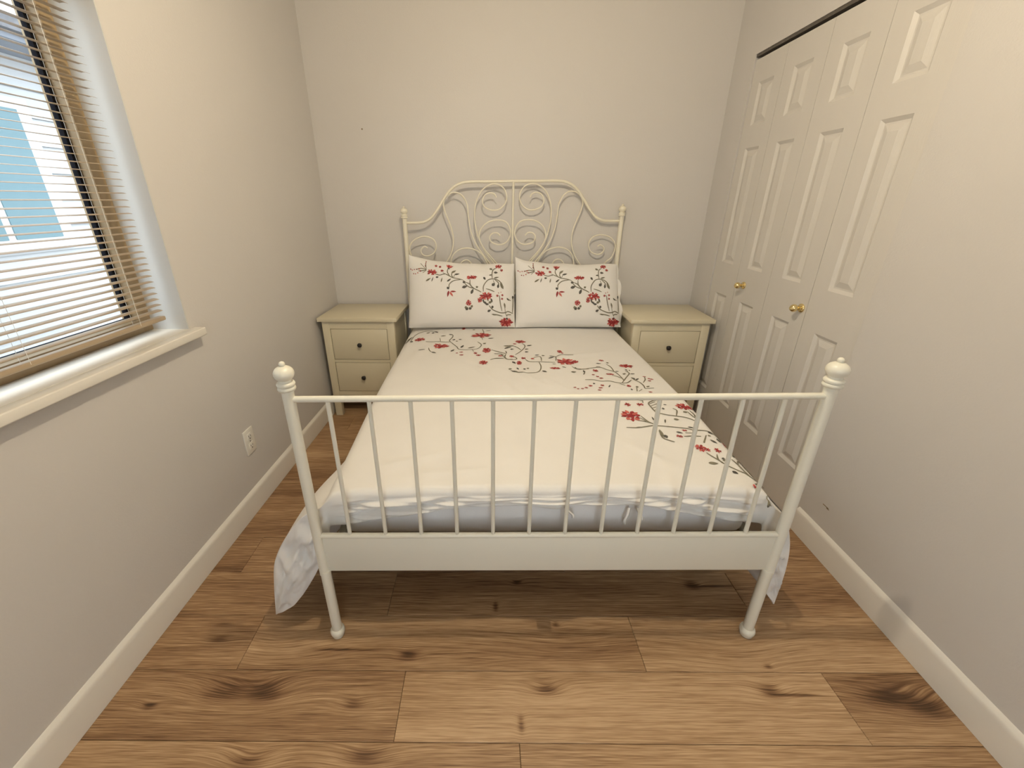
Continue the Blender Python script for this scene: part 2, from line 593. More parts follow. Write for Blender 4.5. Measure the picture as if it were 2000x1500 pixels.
for (a, b_, c, d) in ((gy1 - 0.013, gy1 + 0.002, WZ0 + 0.045, WZ1 - 0.049), (gy0 - 0.002, gy0 + 0.013, WZ0 + 0.045, WZ1 - 0.049),
                      (gy0, gy1, WZ0 + 0.043, WZ0 + 0.055), (gy0, gy1, WZ1 - 0.062, WZ1 - 0.047)):
    wbox('gasket', 'gasket_rubber', XF0 + 0.020, XF0 + 0.036, a, b_, c, d, 0.001)
wbox('glass', 'pane_glass', XF0 + 0.026, XF0 + 0.030, gy0 + 0.01, gy1 - 0.01, WZ0 + 0.05, WZ1 - 0.055)
# sill board
bm = bmesh.new()
box(bm, WL - 0.200, WL, WY0, WY1, WZ0 - 0.030, WZ0)
box(bm, WL, WL + 0.042, WY0 - 0.035, WY1 + 0.028, WZ0 - 0.029, WZ0, 0.004, 3)
for v in bm.verts:
    v.co += win_inv
o = link('sill', bm, 'trim_paint', win, smooth=True, auto=35)
o['label'] = 'white painted window sill board'

# unseen window added behind the camera, sized for the fill daylight it lets in
fill_win = tag(empty('fill_window', ((FX0 + FX1) / 2, YF, FZ0)), 'unseen tall window added behind the camera for fill daylight', kind='structure')


def w2box(name, mat, x0, x1, y0, y1, z0, z1, bev=0.0):
    o = boxo(name, mat, fill_win, x0, x1, y0, y1, z0, z1, bev)
    for v in o.data.vertices:
        v.co -= Vector(((FX0 + FX1) / 2, YF, FZ0))
    return o


for (a, b_, c, d) in ((FX0, FX0 + 0.05, FZ0, FZ1), (FX1 - 0.05, FX1, FZ0, FZ1), (FX0 + 0.05, FX1 - 0.05, FZ0, FZ0 + 0.05), (FX0 + 0.05, FX1 - 0.05, FZ1 - 0.05, FZ1),
                      (FX0 + 0.05, FX1 - 0.05, 1.03, 1.07)):
    w2box('frame', 'trim_paint', a, b_, YF - 0.075, YF - 0.025, c, d, 0.003)
w2box('glass', 'pane_glass', FX0 + 0.04, FX1 - 0.04, YF - 0.052, YF - 0.048, FZ0 + 0.04, FZ1 - 0.04)
w2box('sill', 'trim_paint', FX0 - 0.03, FX1 + 0.03, YF, YF + 0.04, FZ0 - 0.03, FZ0, 0.004)

# venetian blind
bx = WL - 0.060
blind = tag(empty('venetian_blind', (bx, (WY0 + WY1) / 2, WZ0 + 0.04)), 'beige slatted venetian blind hanging open in the window', 'blind')
bl_y0, bl_y1 = WY0 + 0.03 - (WY0 + WY1) / 2, WY1 - 0.038 - (WY0 + WY1) / 2
bm = bmesh.new()
prev = None
NS = 6
for i in range(NS + 1):
    t = -1 + 2 * i / NS
    x, z = t * 0.0125, 0.0018 * (1 - t * t) - t * 0.0014
    row = [bm.verts.new((x, bl_y0, z)), bm.verts.new((x, bl_y1, z)), bm.verts.new((x, bl_y1, z - 0.0005)), bm.verts.new((x, bl_y0, z - 0.0005))]
    if prev:
        for k in range(4):
            bm.faces.new((prev[k], prev[(k + 1) % 4], row[(k + 1) % 4], row[k]))
    else:
        bm.faces.new(row)
    prev = row
bm.faces.new(prev[::-1])
slat0 = link('slat', bm, 'blind_slat', blind, smooth=True, auto=40)
slat_z = []
z = 0.040
while z < WZ1 - WZ0 - 0.04 - 0.045:
    slat_z.append(z)
    z += 0.0199
for i, z in enumerate(slat_z):
    s_ = slat0 if i == 0 else slat0.copy()
    if i:
        COL.objects.link(s_)
    s_.location = (random.uniform(-0.0006, 0.0006), random.uniform(-0.0015, 0.0015), z)
    s_.rotation_euler = (0, random.uniform(-0.03, 0.03), 0)
boxo('bottom_rail', 'blind_slat', blind, -0.013, 0.013, bl_y0, bl_y1 + 0.004, 0.004, 0.019, 0.004, 3)
boxo('head_rail', 'blind_slat', blind, -0.013, 0.013, bl_y0, bl_y1, slat_z[-1] + 0.010, slat_z[-1] + 0.036, 0.002)
for cy in (0.33, -0.02, -0.48, -0.90, -1.22):
    for dx in (-0.0135, 0.0135):
        bm = bmesh.new()
        yy = cy - (WY0 + WY1) / 2
        tube(bm, [(dx, yy, 0.012), (dx, yy, slat_z[-1] + 0.012)], 0.0006, 5)
        link('ladder_cord', bm, 'outlet_plastic', blind)

# power outlet on the left wall
out = tag(empty('power_outlet', (WL, 0.634, 0.335)), 'white duplex power outlet low on the window wall', 'outlet')
boxo('face_plate', 'outlet_plastic', out, 0.0, 0.006, -0.036, 0.036, -0.060, 0.060, 0.0025, 3)
for zc in (0.0235, -0.0235):
    rec = boxo('receptacle', 'outlet_plastic', out, 0.004, 0.0085, -0.017, 0.017, zc - 0.0165, zc + 0.0165, 0.003, 2)
    for (a, h) in ((-0.0075, 0.009), (0.0055, 0.007)):
        boxo('slot', 'dark_gap', rec, 0.0075, 0.0089, a, a + 0.0025, zc - h / 2 + 0.003, zc + h / 2 + 0.003)
    bm = bmesh.new()
    lathe(bm, [(0, 0.0075), (0.003, 0.0075), (0.003, 0.0089), (0, 0.0089)], 0, 0, zc - 0.009, 10, 'X')
    link('ground_hole', bm, 'dark_gap', rec)
bm = bmesh.new()
lathe(bm, [(0.003, 0.004), (0.003, 0.007), (0, 0.0075)], 0, 0, 0, 12, 'X')
link('screw', bm, 'dark_metal', out)

# ------------------------------------------------------------------ folding closet doors
LEAF_E = [CY1 - 0.004, 1.4045, 1.1225, 0.8315, CY0 + 0.0015]   # leaf edges, far to near
ZT, ZB_ = 1.984, 0.012
PANZ = [(0.235, 0.820), (0.995, 1.580), (1.683, 1.876)]
DX = WR + 0.006   # front face of the leaves
gapd = 0.0012


def door_leaf(parent, y0, y1):
    """six-panel style moulded leaf: skin with sunk pockets plus raised panels"""
    yc = (y0 + y1) / 2
    hw_ = (y1 - y0) / 2 - gapd
    pw = 0.063
    bm = bmesh.new()
    ys = [-hw_, -pw, pw, hw_]
    zs = [ZB_]
    for a, b2 in PANZ:
        zs += [a, b2]
    zs.append(ZT)
    V = [[bm.verts.new((0, y, z)) for y in ys] for z in zs]
    for i in range(len(zs) - 1):
        for j in range(3):
            if j == 1 and i % 2 == 1:
                # moulded slope down to the pocket floor
                c = [V[i][1], V[i][2], V[i + 1][2], V[i + 1][1]]
                e = 0.013
                sgn = [(1, 1), (-1, 1), (-1, -1), (1, -1)]
                inn = [bm.verts.new((0.0085, v.co.y + e * s[0], v.co.z + e * s[1])) for v, s in zip(c, sgn)]
                for k in range(4):
                    bm.faces.new((c[k], c[(k + 1) % 4], inn[(k + 1) % 4], inn[k]))
                bm.faces.new(inn)
            else:
                bm.faces.new((V[i][j], V[i][j + 1], V[i + 1][j + 1], V[i + 1][j]))
    # edges and back
    T = 0.034
    rim = [V[0][0], V[0][1], V[0][2], V[0][3]] + [V[i][3] for i in range(1, len(zs))] + [V[-1][2], V[-1][1], V[-1][0]] + [V[i][0] for i in range(len(zs) - 2, 0, -1)]
    bk = [bm.verts.new((T, v.co.y, v.co.z)) for v in rim]
    n = len(rim)
    for i in range(n):
        bm.faces.new((rim[i], rim[(i + 1) % n], bk[(i + 1) % n], bk[i]))
    bm.faces.new(bk)
    leaf = link('leaf', bm, 'door_paint', parent)
    leaf.location = (DX, yc, 0)
    for a, b2 in PANZ:
        bm = bmesh.new()
        yi, zi0, zi1 = pw - 0.018, a + 0.018, b2 - 0.018
        base = [(0.0088, -yi, zi0), (0.0088, yi, zi0), (0.0088, yi, zi1), (0.0088, -yi, zi1)]
        e = 0.024
        top = [(0.0012, -yi + e, zi0 + e), (0.0012, yi - e, zi0 + e), (0.0012, yi - e, zi1 - e), (0.0012, -yi + e, zi1 - e)]
        A = [bm.verts.new(p) for p in base]
        B = [bm.verts.new(p) for p in top]
        for k in range(4):
            bm.faces.new((A[k], A[(k + 1) % 4], B[(k + 1) % 4], B[k]))
        bm.faces.new(B)
        bm.faces.new(A[::-1])
        link('panel', bm, 'door_paint', leaf)
    return leaf


door1 = tag(empty('door_1', (DX, (LEAF_E[0] + LEAF_E[2]) / 2, 0)), 'white folding closet door beside the nightstand', kind='structure')
door2 = tag(empty('door_2', (DX, (LEAF_E[2] + LEAF_E[4]) / 2, 0)), 'white folding closet door nearer the camera', kind='structure')
leaves = []
for i in range(4):
    d = door1 if i < 2 else door2
    lf = door_leaf(d, LEAF_E[i + 1], LEAF_E[i])
    lf.location = Vector(lf.location) - Vector(d.location)
    leaves.append((lf, d))


def door_knob(leaf_d, y, z):
    lf, d = leaf_d
    yc = lf.location.y + d.location.y
    bm = bmesh.new()
    prof = [(0, -0.049)] + [(0.0165 * math.sin(a), -0.033 - 0.016 * math.cos(a)) for a in [PI * k / 12 for k in range(1, 10)]] + \
           [(0.0075, -0.018), (0.0065, -0.012), (0.0075, -0.008), (0.0165, -0.0065), (0.0185, -0.004), (0.0185, 0.0005)]
    lathe(bm, prof, 0, y - yc, z, 22, 'X')
    o = link('knob', bm, 'brass', lf, smooth=True, auto=50)
    o['label'] = 'round polished brass knob'


door_knob(leaves[1], 1.325, 0.908)
door_knob(leaves[2], 0.862, 0.898)
trk = tag(boxo('trim_1', 'dark_metal', None, WR + 0.004, WR + 0.040, CY0 + 0.001, CY1 - 0.001, 1.997, CZ1 - 0.001), 'dark metal track above the closet doors', kind='structure')

# ------------------------------------------------------------------ ceiling lamp (above the view)
lamp = tag(empty('ceiling_lamp', (-0.085, -0.008, ZC)), 'small bare bulb ceiling lamp above the footboard', 'lamp')
bm = bmesh.new()
lathe(bm, [(0, 0), (0.07, 0), (0.07, -0.012), (0.055, -0.028), (0.03, -0.034), (0.03, -0.055), (0, -0.055)], 0, 0, 0, 28)
link('canopy', bm, 'bed_enamel', lamp, smooth=True, auto=40)
bm = bmesh.new()
lathe(bm, [(0.013, -0.052), (0.013, -0.060)] + [(0.022 * math.sin(a), -0.085 + 0.022 * math.cos(a)) for a in [PI * k / 14 for k in range(4, 14)]] + [(0, -0.107)], 0, 0, 0, 28)
link('bulb', bm, 'lamp_globe', lamp, smooth=True)

# ------------------------------------------------------------------ outside the window
GX = -4.0
ground = tag(boxo('ground', 'gravel', None, -14, 14, -16, 16, -1.0, -0.6), 'pale gravel ground outside the house', kind='structure')
house = tag(empty('neighbouring_house', (-3.5, 2.2, -0.6)), 'white sided neighbouring house seen through the blind', 'house')


def hbox(name, mat, x0, x1, y0, y1, z0, z1, parent=None):
    o = boxo(name, mat, parent or house, x0, x1, y0, y1, z0, z1)
    for v in o.data.vertices:
        v.co -= Vector((-3.5, 2.2, -0.6))
    return o


hbox('wall', 'white_siding', -6.5, -3.54, -4.5, 8.0, -0.6, 2.30)
for i in range(16):
    z0 = -0.6 + i * 0.18
    bm = bmesh.new()
    vs = [(-3.54, -4.5, z0), (-3.515, -4.5, z0), (-3.533, -4.5, z0 + 0.178), (-3.54, -4.5, z0 + 0.178)]
    A = [bm.verts.new(Vector(v) - Vector((-3.5, 2.2, -0.6))) for v in vs]
    B = [bm.verts.new(Vector((v[0], 8.0, v[2])) - Vector((-3.5, 2.2, -0.6))) for v in vs]
    for k in range(4):
        bm.faces.new((A[k], A[(k + 1) % 4], B[(k + 1) % 4], B[k]))
    bm.faces.new(A)
    bm.faces.new(B[::-1])
    link('siding_board', bm, 'white_siding', house)
hbox('soffit', 'soffit_paint', -6.9, -3.2, -4.7, 8.2, 2.30, 2.34)
bm = bmesh.new()
o_ = Vector((-3.5, 2.2, -0.6))
pr = [(-3.15, 2.34), (-3.15, 2.42), (-5.0, 3.1), (-6.9, 2.42), (-6.9, 2.34)]
A = [bm.verts.new(Vector((x, -4.7, z)) - o_) for x, z in pr]
B = [bm.verts.new(Vector((x, 8.2, z)) - o_) for x, z in pr]
for k in range(5):
    bm.faces.new((A[k], A[(k + 1) % 5], B[(k + 1) % 5], B[k]))
bm.faces.new(A)
bm.faces.new(B[::-1])
link('roof', bm, 'roof_shingle', house)
hw1 = hbox('window', 'white_window_trim', -3.53, -3.48, 1.20, 2.33, 1.05, 2.02)
hbox('pane', 'neighbour_glass', -3.482, -3.475, 1.27, 1.86, 1.12, 1.95, hw1).data.materials[0] = MATS['neighbour_glass']
hbox('pane', 'neighbour_glass', -3.482, -3.475, 1.91, 2.24, 1.12, 1.95, hw1)

# ------------------------------------------------------------------ bed frame (local: x across, y towards the headboard)
BW, BL = 0.680, 1.830
bed = tag(empty('bed_frame', (0, 0, 0), BED_A), 'cream white metal bed frame with scrolled headboard and slatted footboard', 'bed')


def finial_prof(s=1.0):
    p = [(0.0155, -0.085), (0.0155, -0.078)]
    p += [(0.0205, -0.077), (0.0225, -0.072), (0.0205, -0.067), (0.0195, -0.066)]
    p += [(0.0215, -0.064), (0.0225, -0.0595), (0.0205, -0.055), (0.0155, -0.0535)]
    p += [(0.0150, -0.050), (0.0165, -0.0465)]
    for k in range(9):
        a = math.radians(-50 + 120 * k / 8)
        p.append((0.0248 * math.cos(a), -0.032 + 0.0205 * math.sin(a)))
    p += [(0.0062, -0.0125)]
    for k in range(6):
        a = math.radians(-35 + 125 * k / 5)
        p.append((0.0078 * math.cos(a), -0.0078 + 0.0078 * math.sin(a)))
    p[-1] = (0, 0)
    return [(r * s, z * s) for r, z in p]


for sx in (-1, 1):
    bm = bmesh.new()
    lathe(bm, [(0, 0.280), (0.0150, 0.280), (0.0150, 0.898), (0, 0.898)], sx * BW, 0, 0, 24)
    post = link('foot_post', bm, 'bed_enamel', bed, smooth=True, auto=40)
    bm = bmesh.new()
    lathe(bm, finial_prof(), sx * BW, 0, 0.980, 28)
    link('finial', bm, 'bed_enamel', post, smooth=True, auto=60)
    bm = bmesh.new()
    lathe(bm, [(0, 0.018), (0.0158, 0.018), (0.0158, 0.284), (0.0170, 0.285), (0.0172, 0.291), (0.0160, 0.295), (0, 0.295)], sx * BW * 0.996, 0, 0, 24)
    leg = link('leg', bm, 'bed_enamel', bed, smooth=True, auto=40)
    bm = bmesh.new()
    lathe(bm, [(0, 0.0005), (0.015, 0.0005), (0.019, 0.004), (0.0195, 0.012), (0.0225, 0.016), (0.0235, 0.024), (0.0215, 0.033), (0.016, 0.036), (0, 0.036)], sx * BW * 0.996, 0, 0, 24)
    link('foot_cap', bm, 'bed_enamel', leg, smooth=True, auto=50)
bm = bmesh.new()
tube(bm, [(-BW, 0, 0.877), (BW, 0, 0.877)], 0.0085, 16)
link('top_rail', bm, 'bed_enamel', bed, smooth=True, auto=50)
bm = bmesh.new()
tube(bm, [(-BW, 0, 0.429), (BW, 0, 0.429)], 0.0085, 16)
link('lower_rail', bm, 'bed_enamel', bed, smooth=True, auto=50)
boxo('foot_panel', 'bed_enamel', bed, -BW + 0.012, BW - 0.012, -0.004, 0.004, 0.293, 0.428, 0.001)
for i in range(12):
    x = -0.5825 + i * (0.5825 + 0.5750) / 11
    bm = bmesh.new()
    tube(bm, [(x, 0, 0.430), (x, 0, 0.876)], 0.0058, 12)
    link('spindle', bm, 'bed_enamel', bed, smooth=True, auto=50)
# headboard
for sx in (-1, 1):
    bm = bmesh.new()
    lathe(bm, [(0, 0.018), (0.0140, 0.018), (0.0140, 1.250), (0, 1.250)], sx * BW, BL, 0, 20)
    post = link('head_post', bm, 'headboard_enamel', bed, smooth=True, auto=40)
    bm = bmesh.new()
    lathe(bm, finial_prof(0.92), sx * BW, BL, 1.312, 24)
    link('finial', bm, 'headboard_enamel', post, smooth=True, auto=60)
    bm = bmesh.new()
    lathe(bm, [(0, 0.0005), (0.015, 0.0005), (0.021, 0.010), (0.0225, 0.022), (0.016, 0.034), (0, 0.034)], sx * BW, BL, 0, 20)
    link('foot_cap', bm, 'headboard_enamel', post, smooth=True, auto=50)


def mm(s):
    return [tuple(float(c) / 1000 for c in q.split(',')) for q in s.split()]


HEAD = {
    'arch': "0,1446 140,1445 262,1445 319,1438 365,1416 402,1383 431,1346 466,1295 509,1245 549,1221 588,1214 672,1213",
    'A': "34,853 73,909 120,964 173,1033 209,1101 229,1167 239,1233 235,1304 211,1371 171,1414 118,1432 66,1414 40,1366 50,1320 85,1288 131,1283 175,1301 190,1336 175,1368 146,1382 116,1375 104,1355",
    'B': "25,886 65,925 111,972 180,1052 210,1112 202,1168 161,1210 103,1225 43,1213 14,1162 22,1114 53,1083 96,1078 135,1095 145,1124 127,1146 98,1148 79,1132",
    'C': "66,885 144,960 226,1070 264,1160 278,1247 285,1318 316,1370 360,1387 406,1369 431,1327 425,1281 403,1224 384,1166 377,1107 385,1054 409,996 450,937 488,866 500,760",
    'D': "563,760 590,900 607,959 644,992 661,1051 649,1089 614,1118 558,1131 507,1114 489,1074 505,1030 547,1010 581,1021 589,1048 566,1069 546,1061",
    'E': "122,909 160,959 190,1010 228,1041 290,1058 346,1046 387,1008 400,953 397,890 380,760",
    'F': "310,760 293,867 268,915 264,951 275,972 296,982 321,974 336,952 326,930 306,931"}
bm = bmesh.new()
half = catmull([(x, BL, z) for x, z in mm(HEAD['arch'])], 8)
tube(bm, [Vector((-p.x, p.y, p.z)) for p in half[::-1]] + half[1:], 0.0080, 14)
link('arch_rail', bm, 'headboard_enamel', bed, smooth=True, auto=60)
bm = bmesh.new()
tube(bm, [(0, BL, 0.62), (0, BL, 1.446)], 0.0068, 14)
link('center_bar', bm, 'headboard_enamel', bed, smooth=True, auto=60)
bm = bmesh.new()
tube(bm, [(-BW, BL, 0.760), (BW, BL, 0.760)], 0.0080, 14)
link('crossbar', bm, 'headboard_enamel', bed, smooth=True, auto=60)
bm = bmesh.new()
tube(bm, [(-BW, BL, 0.400), (BW, BL, 0.400)], 0.0080, 14)
link('crossbar', bm, 'headboard_enamel', bed, smooth=True, auto=60)
for k, yo in (('A', 0.0), ('B', -0.003), ('C', 0.003), ('D', 0.0), ('E', -0.004), ('F', 0.002)):
    pts = mm(HEAD[k])
    if k in 'AB':
        pts = [(0.012, 0.762)] + pts
    if k == 'C':
        pts = [(0.02, 0.762)] + pts
    if k == 'E':
        pts = [(0.05, 0.762)] + pts
    for sx in (1, -1):
        bm = bmesh.new()
        tube(bm, catmull([(x * sx, BL + yo, z) for x, z in pts], 7), 0.0043, 9)
        link('scroll', bm, 'headboard_enamel', bed, smooth=True, auto=60)
# side rails, mid beam and slats under the mattress
for sx in (-1, 1):
    boxo('side_rail', 'bed_enamel', bed, sx * 0.640 - 0.012, sx * 0.640 + 0.012, 0.004, BL, 0.300, 0.372, 0.003)
boxo('mid_beam', 'dark_metal', bed, -0.02, 0.02, 0.004, BL, 0.29, 0.345, 0.002)
s0 = boxo('bed_slat', 'bed_slat_wood', bed, -0.627, 0.627, -0.034, 0.034, 0.345, 0.360, 0.002)
s0.location = (0, 0.10, 0)
for i in range(1, 14):
    s_ = s0.copy()
    COL.objects.link(s_)
    s_.location = (0, 0.10 + i * 0.128, 0)

# ------------------------------------------------------------------ mattress
bm = bmesh.new()
box(bm, -0.628, 0.628, 0.066, 1.795, 0.3605, 0.515, 0.035, 5)
mat_o = link('mattress', bm, 'sheet_cotton', None, smooth=True, auto=60)
mat_o.rotation_euler = (0, 0, BED_A)
tag(mat_o, 'white sheeted mattress resting inside the metal bed frame', 'mattress')

# ------------------------------------------------------------------ duvet
HWD, RD, RF, YD0, YD1 = 0.668, 0.045, 0.024, 0.050, 1.735


def wr(x, y, z, f):
    return noise.noise(Vector((x * f, y * f, z * f)))


def fold(x, y):
    """shallow diagonal creases on the flat of the duvet"""
    d = 0.0035 * wr(x * 2, y * 1.2, 3.1, 1.6)
    for (cx, cy, ang, ln, wd, h) in ((-0.18, 0.86, -58, 0.30, 0.012, 0.0030), (0.03, 0.80, -50, 0.26, 0.012, 0.0040), (-0.05, 0.72, -65, 0.22, 0.011, -0.0030),
                                     (0.14, 0.72, -45, 0.25, 0.014, 0.0032), (0.36, 0.22, -40, 0.22, 0.014, 0.0026), (0.12, 0.18, -55, 0.16, 0.012, 0.0024),
                                     (-0.42, 0.20, 25, 0.30, 0.016, 0.0035), (-0.30, 0.13, 12, 0.30, 0.013, 0.003), (0.30, 1.10, 20, 0.4, 0.03, 0.003), (-0.5, 1.25, 70, 0.5, 0.03, 0.003)):
        a = math.radians(ang)
        u = (x - cx) * math.cos(a) + (y - cy) * math.sin(a)
        v = -(x - cx) * math.sin(a) + (y - cy) * math.cos(a) + 0.01 * math.sin(u * 18)
        d += 1.9 * h * math.exp(-(u / ln) ** 2 * 4) * math.exp(-(v / wd) ** 2)
    return d


def d_h(x, y):
    edge = 0.016 * (abs(x) / HWD) ** 4
    return 0.556 + 0.030 * sstep(0.05, 0.75, y) - edge + fold(x, y)


def duvet_top(x, y, lift=0.0):
    """point on the top of the duvet; |x| past the rounding wraps over the edge"""
    ax = abs(x)
    sg = 1 if x >= 0 else -1
    a = HWD - RD
    syy = min(1.0, max(0.0, (YD0 + RF) - y) / RF)
    s = math.sin(min(PI / 2, max(0.0, ax - a) / RD))
    dzy = RF * (1 - math.sqrt(max(0.0, 1 - syy * syy)))
    dzx = RD * (1 - math.sqrt(max(0.0, 1 - s * s)))
    dz = (dzx ** 3 + dzy ** 3) ** (1 / 3)
    n = Vector((sg * s, -syy, math.sqrt(max(0.02, 1 - min(1.0, s * s + syy * syy))))).normalized()
    xx = x if ax <= a else sg * (a + RD * s)
    return Vector((xx, y, d_h(x, y) - dz)) + n * lift


def lerp_list(L, t):
    t = max(0.0, min(1.0, t)) * (len(L) - 1)
    i = min(int(t), len(L) - 2)
    # smooth through the points
    P = [Vector(p) for p in L]
    p1, p2 = P[i], P[i + 1]
    p0 = P[i - 1] if i else p1 * 2 - p2
    p3 = P[i + 2] if i + 2 < len(P) else p2 * 2 - p1
    f = t - i
    return 0.5 * ((2 * p1) + (p2 - p0) * f + (2 * p0 - 5 * p1 + 4 * p2 - p3) * f * f + (3 * p1 - p0 - 3 * p2 + p3) * f ** 3)


def hem_z(x):
    """bottom edge of the turned-down end, higher in the middle"""
    L = [(-0.66, 0.412), (-0.55, 0.432), (-0.45, 0.446), (-0.34, 0.470), (-0.20, 0.487), (-0.05, 0.492), (0.03, 0.486), (0.12, 0.494), (0.25, 0.490), (0.38, 0.470), (0.50, 0.446), (0.58, 0.430), (0.66, 0.412)]
    for i in range(len(L) - 1):
        if x <= L[i + 1][0]:
            f = max(0.0, (x - L[i][0]) / (L[i + 1][0] - L[i][0]))
            return L[i][1] + (L[i + 1][1] - L[i][1]) * f
    return L[-1][1]


ZA = 0.540 - 0.0472
CORN = {-1: dict(B=[(-HWD, YD0, ZA), (-0.735, 0.046, 0.462), (-0.800, 0.044, 0.385), (-0.852, 0.040, 0.290), (-0.874, 0.036, 0.190), (-0.893, 0.032, 0.055)],
                 H=[(-0.655, 0.050, 0.412), (-0.690, 0.052, 0.335), (-0.722, 0.050, 0.250), (-0.775, 0.042, 0.160), (-0.835, 0.037, 0.085), (-0.893, 0.032, 0.055)]),
        1: dict(B=[(HWD, YD0, ZA), (0.716, 0.050, 0.455), (0.745, 0.050, 0.400), (0.768, 0.048, 0.320), (0.778, 0.046, 0.220), (0.778, 0.044, 0.085)],
                H=[(0.655, 0.050, 0.412), (0.680, 0.056, 0.340), (0.704, 0.056, 0.260), (0.722, 0.054, 0.185), (0.748, 0.050, 0.125), (0.778, 0.044, 0.085)])}


def hang(sg, q, y):
    """side overhang: blends from the corner flap to a straight drop further back"""
    f = sstep(0.0, 0.55, y - (YD0 + RF))
    B = lerp_list(CORN[sg]['B'], q)
    drop, fl = 0.36, 0.055 * (1 - sstep(0.9, 1.3, y))
    S = Vector((sg * (HWD + fl * math.sin(q * PI / 2)), y, ZA + 0.02 * sstep(0.05, 0.7, y) - drop * q))
    C = Vector((B.x, y, B.z))
    p = C.lerp(S, f)
    w = 0.018 * sstep(0, 0.35, q) * math.sin(y * 17 + 1.3 * sg + 2.2 * wr(y, 0, 5 + sg, 2.0))
    p.x += sg * w * (0.25 + 0.75 * f) * (1 - sstep(0.9, 1.3, y))
    return p


# column list: ('T', x) top, ('R', sg, phi) rounding, ('H', sg, q) hanging
cols = [('H', -1, 1 - i / 34) for i in range(34)] + [('R', -1, PI / 2 * (1 - i / 6)) for i in range(6)]
NTX = 84
cols += [('T', -(HWD - RD) + 2 * (HWD - RD) * i / NTX) for i in range(NTX + 1)]
cols += [('R', 1, PI / 2 * (i + 1) / 6) for i in range(6)] + [('H', 1, (i + 1) / 34) for i in range(34)]
rows = [('S', 1 - i / 40) for i in range(40)] + [('F', PI / 2 * (1 - i / 6)) for i in range(6)]
NTY = 110
rows += [('Y', YD0 + RF + (YD1 - YD0 - RF) * i / NTY) for i in range(NTY + 1)]


def duvet_pt(c, r):
    if r[0] == 'Y':
        y = r[1]
        if c[0] == 'T':
            return duvet_top(c[1], y)
        if c[0] == 'R':
            return duvet_top(c[1] * (HWD - RD + RD * c[2]), y)
        return hang(c[1], c[2], y)
    if r[0] == 'F':
        th = r[1]
        y = YD0 + RF - RF * math.sin(th)
        if c[0] == 'T':
            return duvet_top(c[1], y)
        if c[0] == 'R':
            return duvet_top(c[1] * (HWD - RD + RD * c[2]), y)
        return hang(c[1], c[2], YD0 + RF).lerp(lerp_list(CORN[c[1]]['B'], c[2]), math.sin(th))
    s = r[1]
    if c[0] in 'TR':
        x = c[1] if c[0] == 'T' else c[1] * (HWD - RD + RD * math.sin(c[2]))
        zt = duvet_top(x, YD0).z
        hz = hem_z(x)
        z = zt + (hz - zt) * s
        bul = math.sin(s * PI)
        # loosely bunched cotton: fine tucks along the middle, slanting swags towards the corners
        nz1 = wr(x, 0.3, 1.7, 3.2)
        amp = 0.35 + 0.9 * abs(wr(x, z * 2, 9.2, 4.1))
        tk = 0.0048 * math.sin(z * 470 + 7.0 * nz1 + 10 * x * x) * amp
        sw = abs(x) + 0.05
        tk += 0.0095 * sstep(0.12, 0.5, sw) * math.sin((z + 0.22 * abs(x)) * 150 + 4.0 * wr(x, z, 4.4, 5.0))
        tk += 0.006 * (1 - abs(wr(x * 0.7, z * 5, 2.2, 6.5)) * 4)
        tk *= (1 - sstep(0.56, 0.655, abs(x))) * sstep(0.0, 0.22, s) * (1 - 0.5 * sstep(0.9, 1.0, s))
        puff = 0.012 * math.exp(-((x - 0.02) / 0.055) ** 2) * s
        y = YD0 - 0.004 * bul + 0.006 * s - tk - puff + 0.003 * wr(x, z, 0, 7)
        y = min(0.060, max(0.016, y))
        if c[0] == 'R':
            y += 0.004 * s
        return Vector((x, y, z))
    sg, q = c[1], c[2]
    B = lerp_list(CORN[sg]['B'], q)
    H = lerp_list(CORN[sg]['H'], q)
    p = B.lerp(H, s)
    fade = math.sin(PI * min(1, s * 0.95)) * sstep(0, 0.25, q) * (1 - sstep(0.86, 1.0, q))
    p.y -= fade * (0.012 if sg < 0 else 0.004)
    rid = 1 - 2.6 * abs(wr(p.x * 1.5, p.z * 0.8, 2.0 + sg, 13))
    rid2 = 1 - 2.6 * abs(wr(p.x, p.z * 1.2, 6.0 + sg, 31))
    p.y -= fade * (0.026 * rid + 0.009 * rid2 - 0.018)
    if abs(p.x) < 0.71:
        p.y = max(p.y, 0.022)
    return p


bm = bmesh.new()
G = [[bm.verts.new(duvet_pt(c, r)) for c in cols] for r in rows]
for i in range(len(rows) - 1):
    for j in range(len(cols) - 1):
        bm.faces.new((G[i][j], G[i][j + 1], G[i + 1][j + 1], G[i + 1][j]))
bmesh.ops.remove_doubles(bm, verts=bm.verts, dist=1e-5)
cv = [v for v in bm.verts if 0.60 < abs(v.co.x) < 0.74 and v.co.y < 0.10 and v.co.z > 0.38]
for _ in range(8):
    bmesh.ops.smooth_vert(bm, verts=cv, factor=0.5, use_axis_x=True, use_axis_y=True, use_axis_z=True)
duvet = link('duvet', bm, 'duvet_cotton', None, smooth=True)
duvet.rotation_euler = (0, 0, BED_A)
sol = duvet.modifiers.new('thickness', 'SOLIDIFY')
sol.thickness = 0.004
sol.offset = -1.0
tag(duvet, 'white duvet with a red and grey embroidered vine crossing it diagonally', 'duvet')

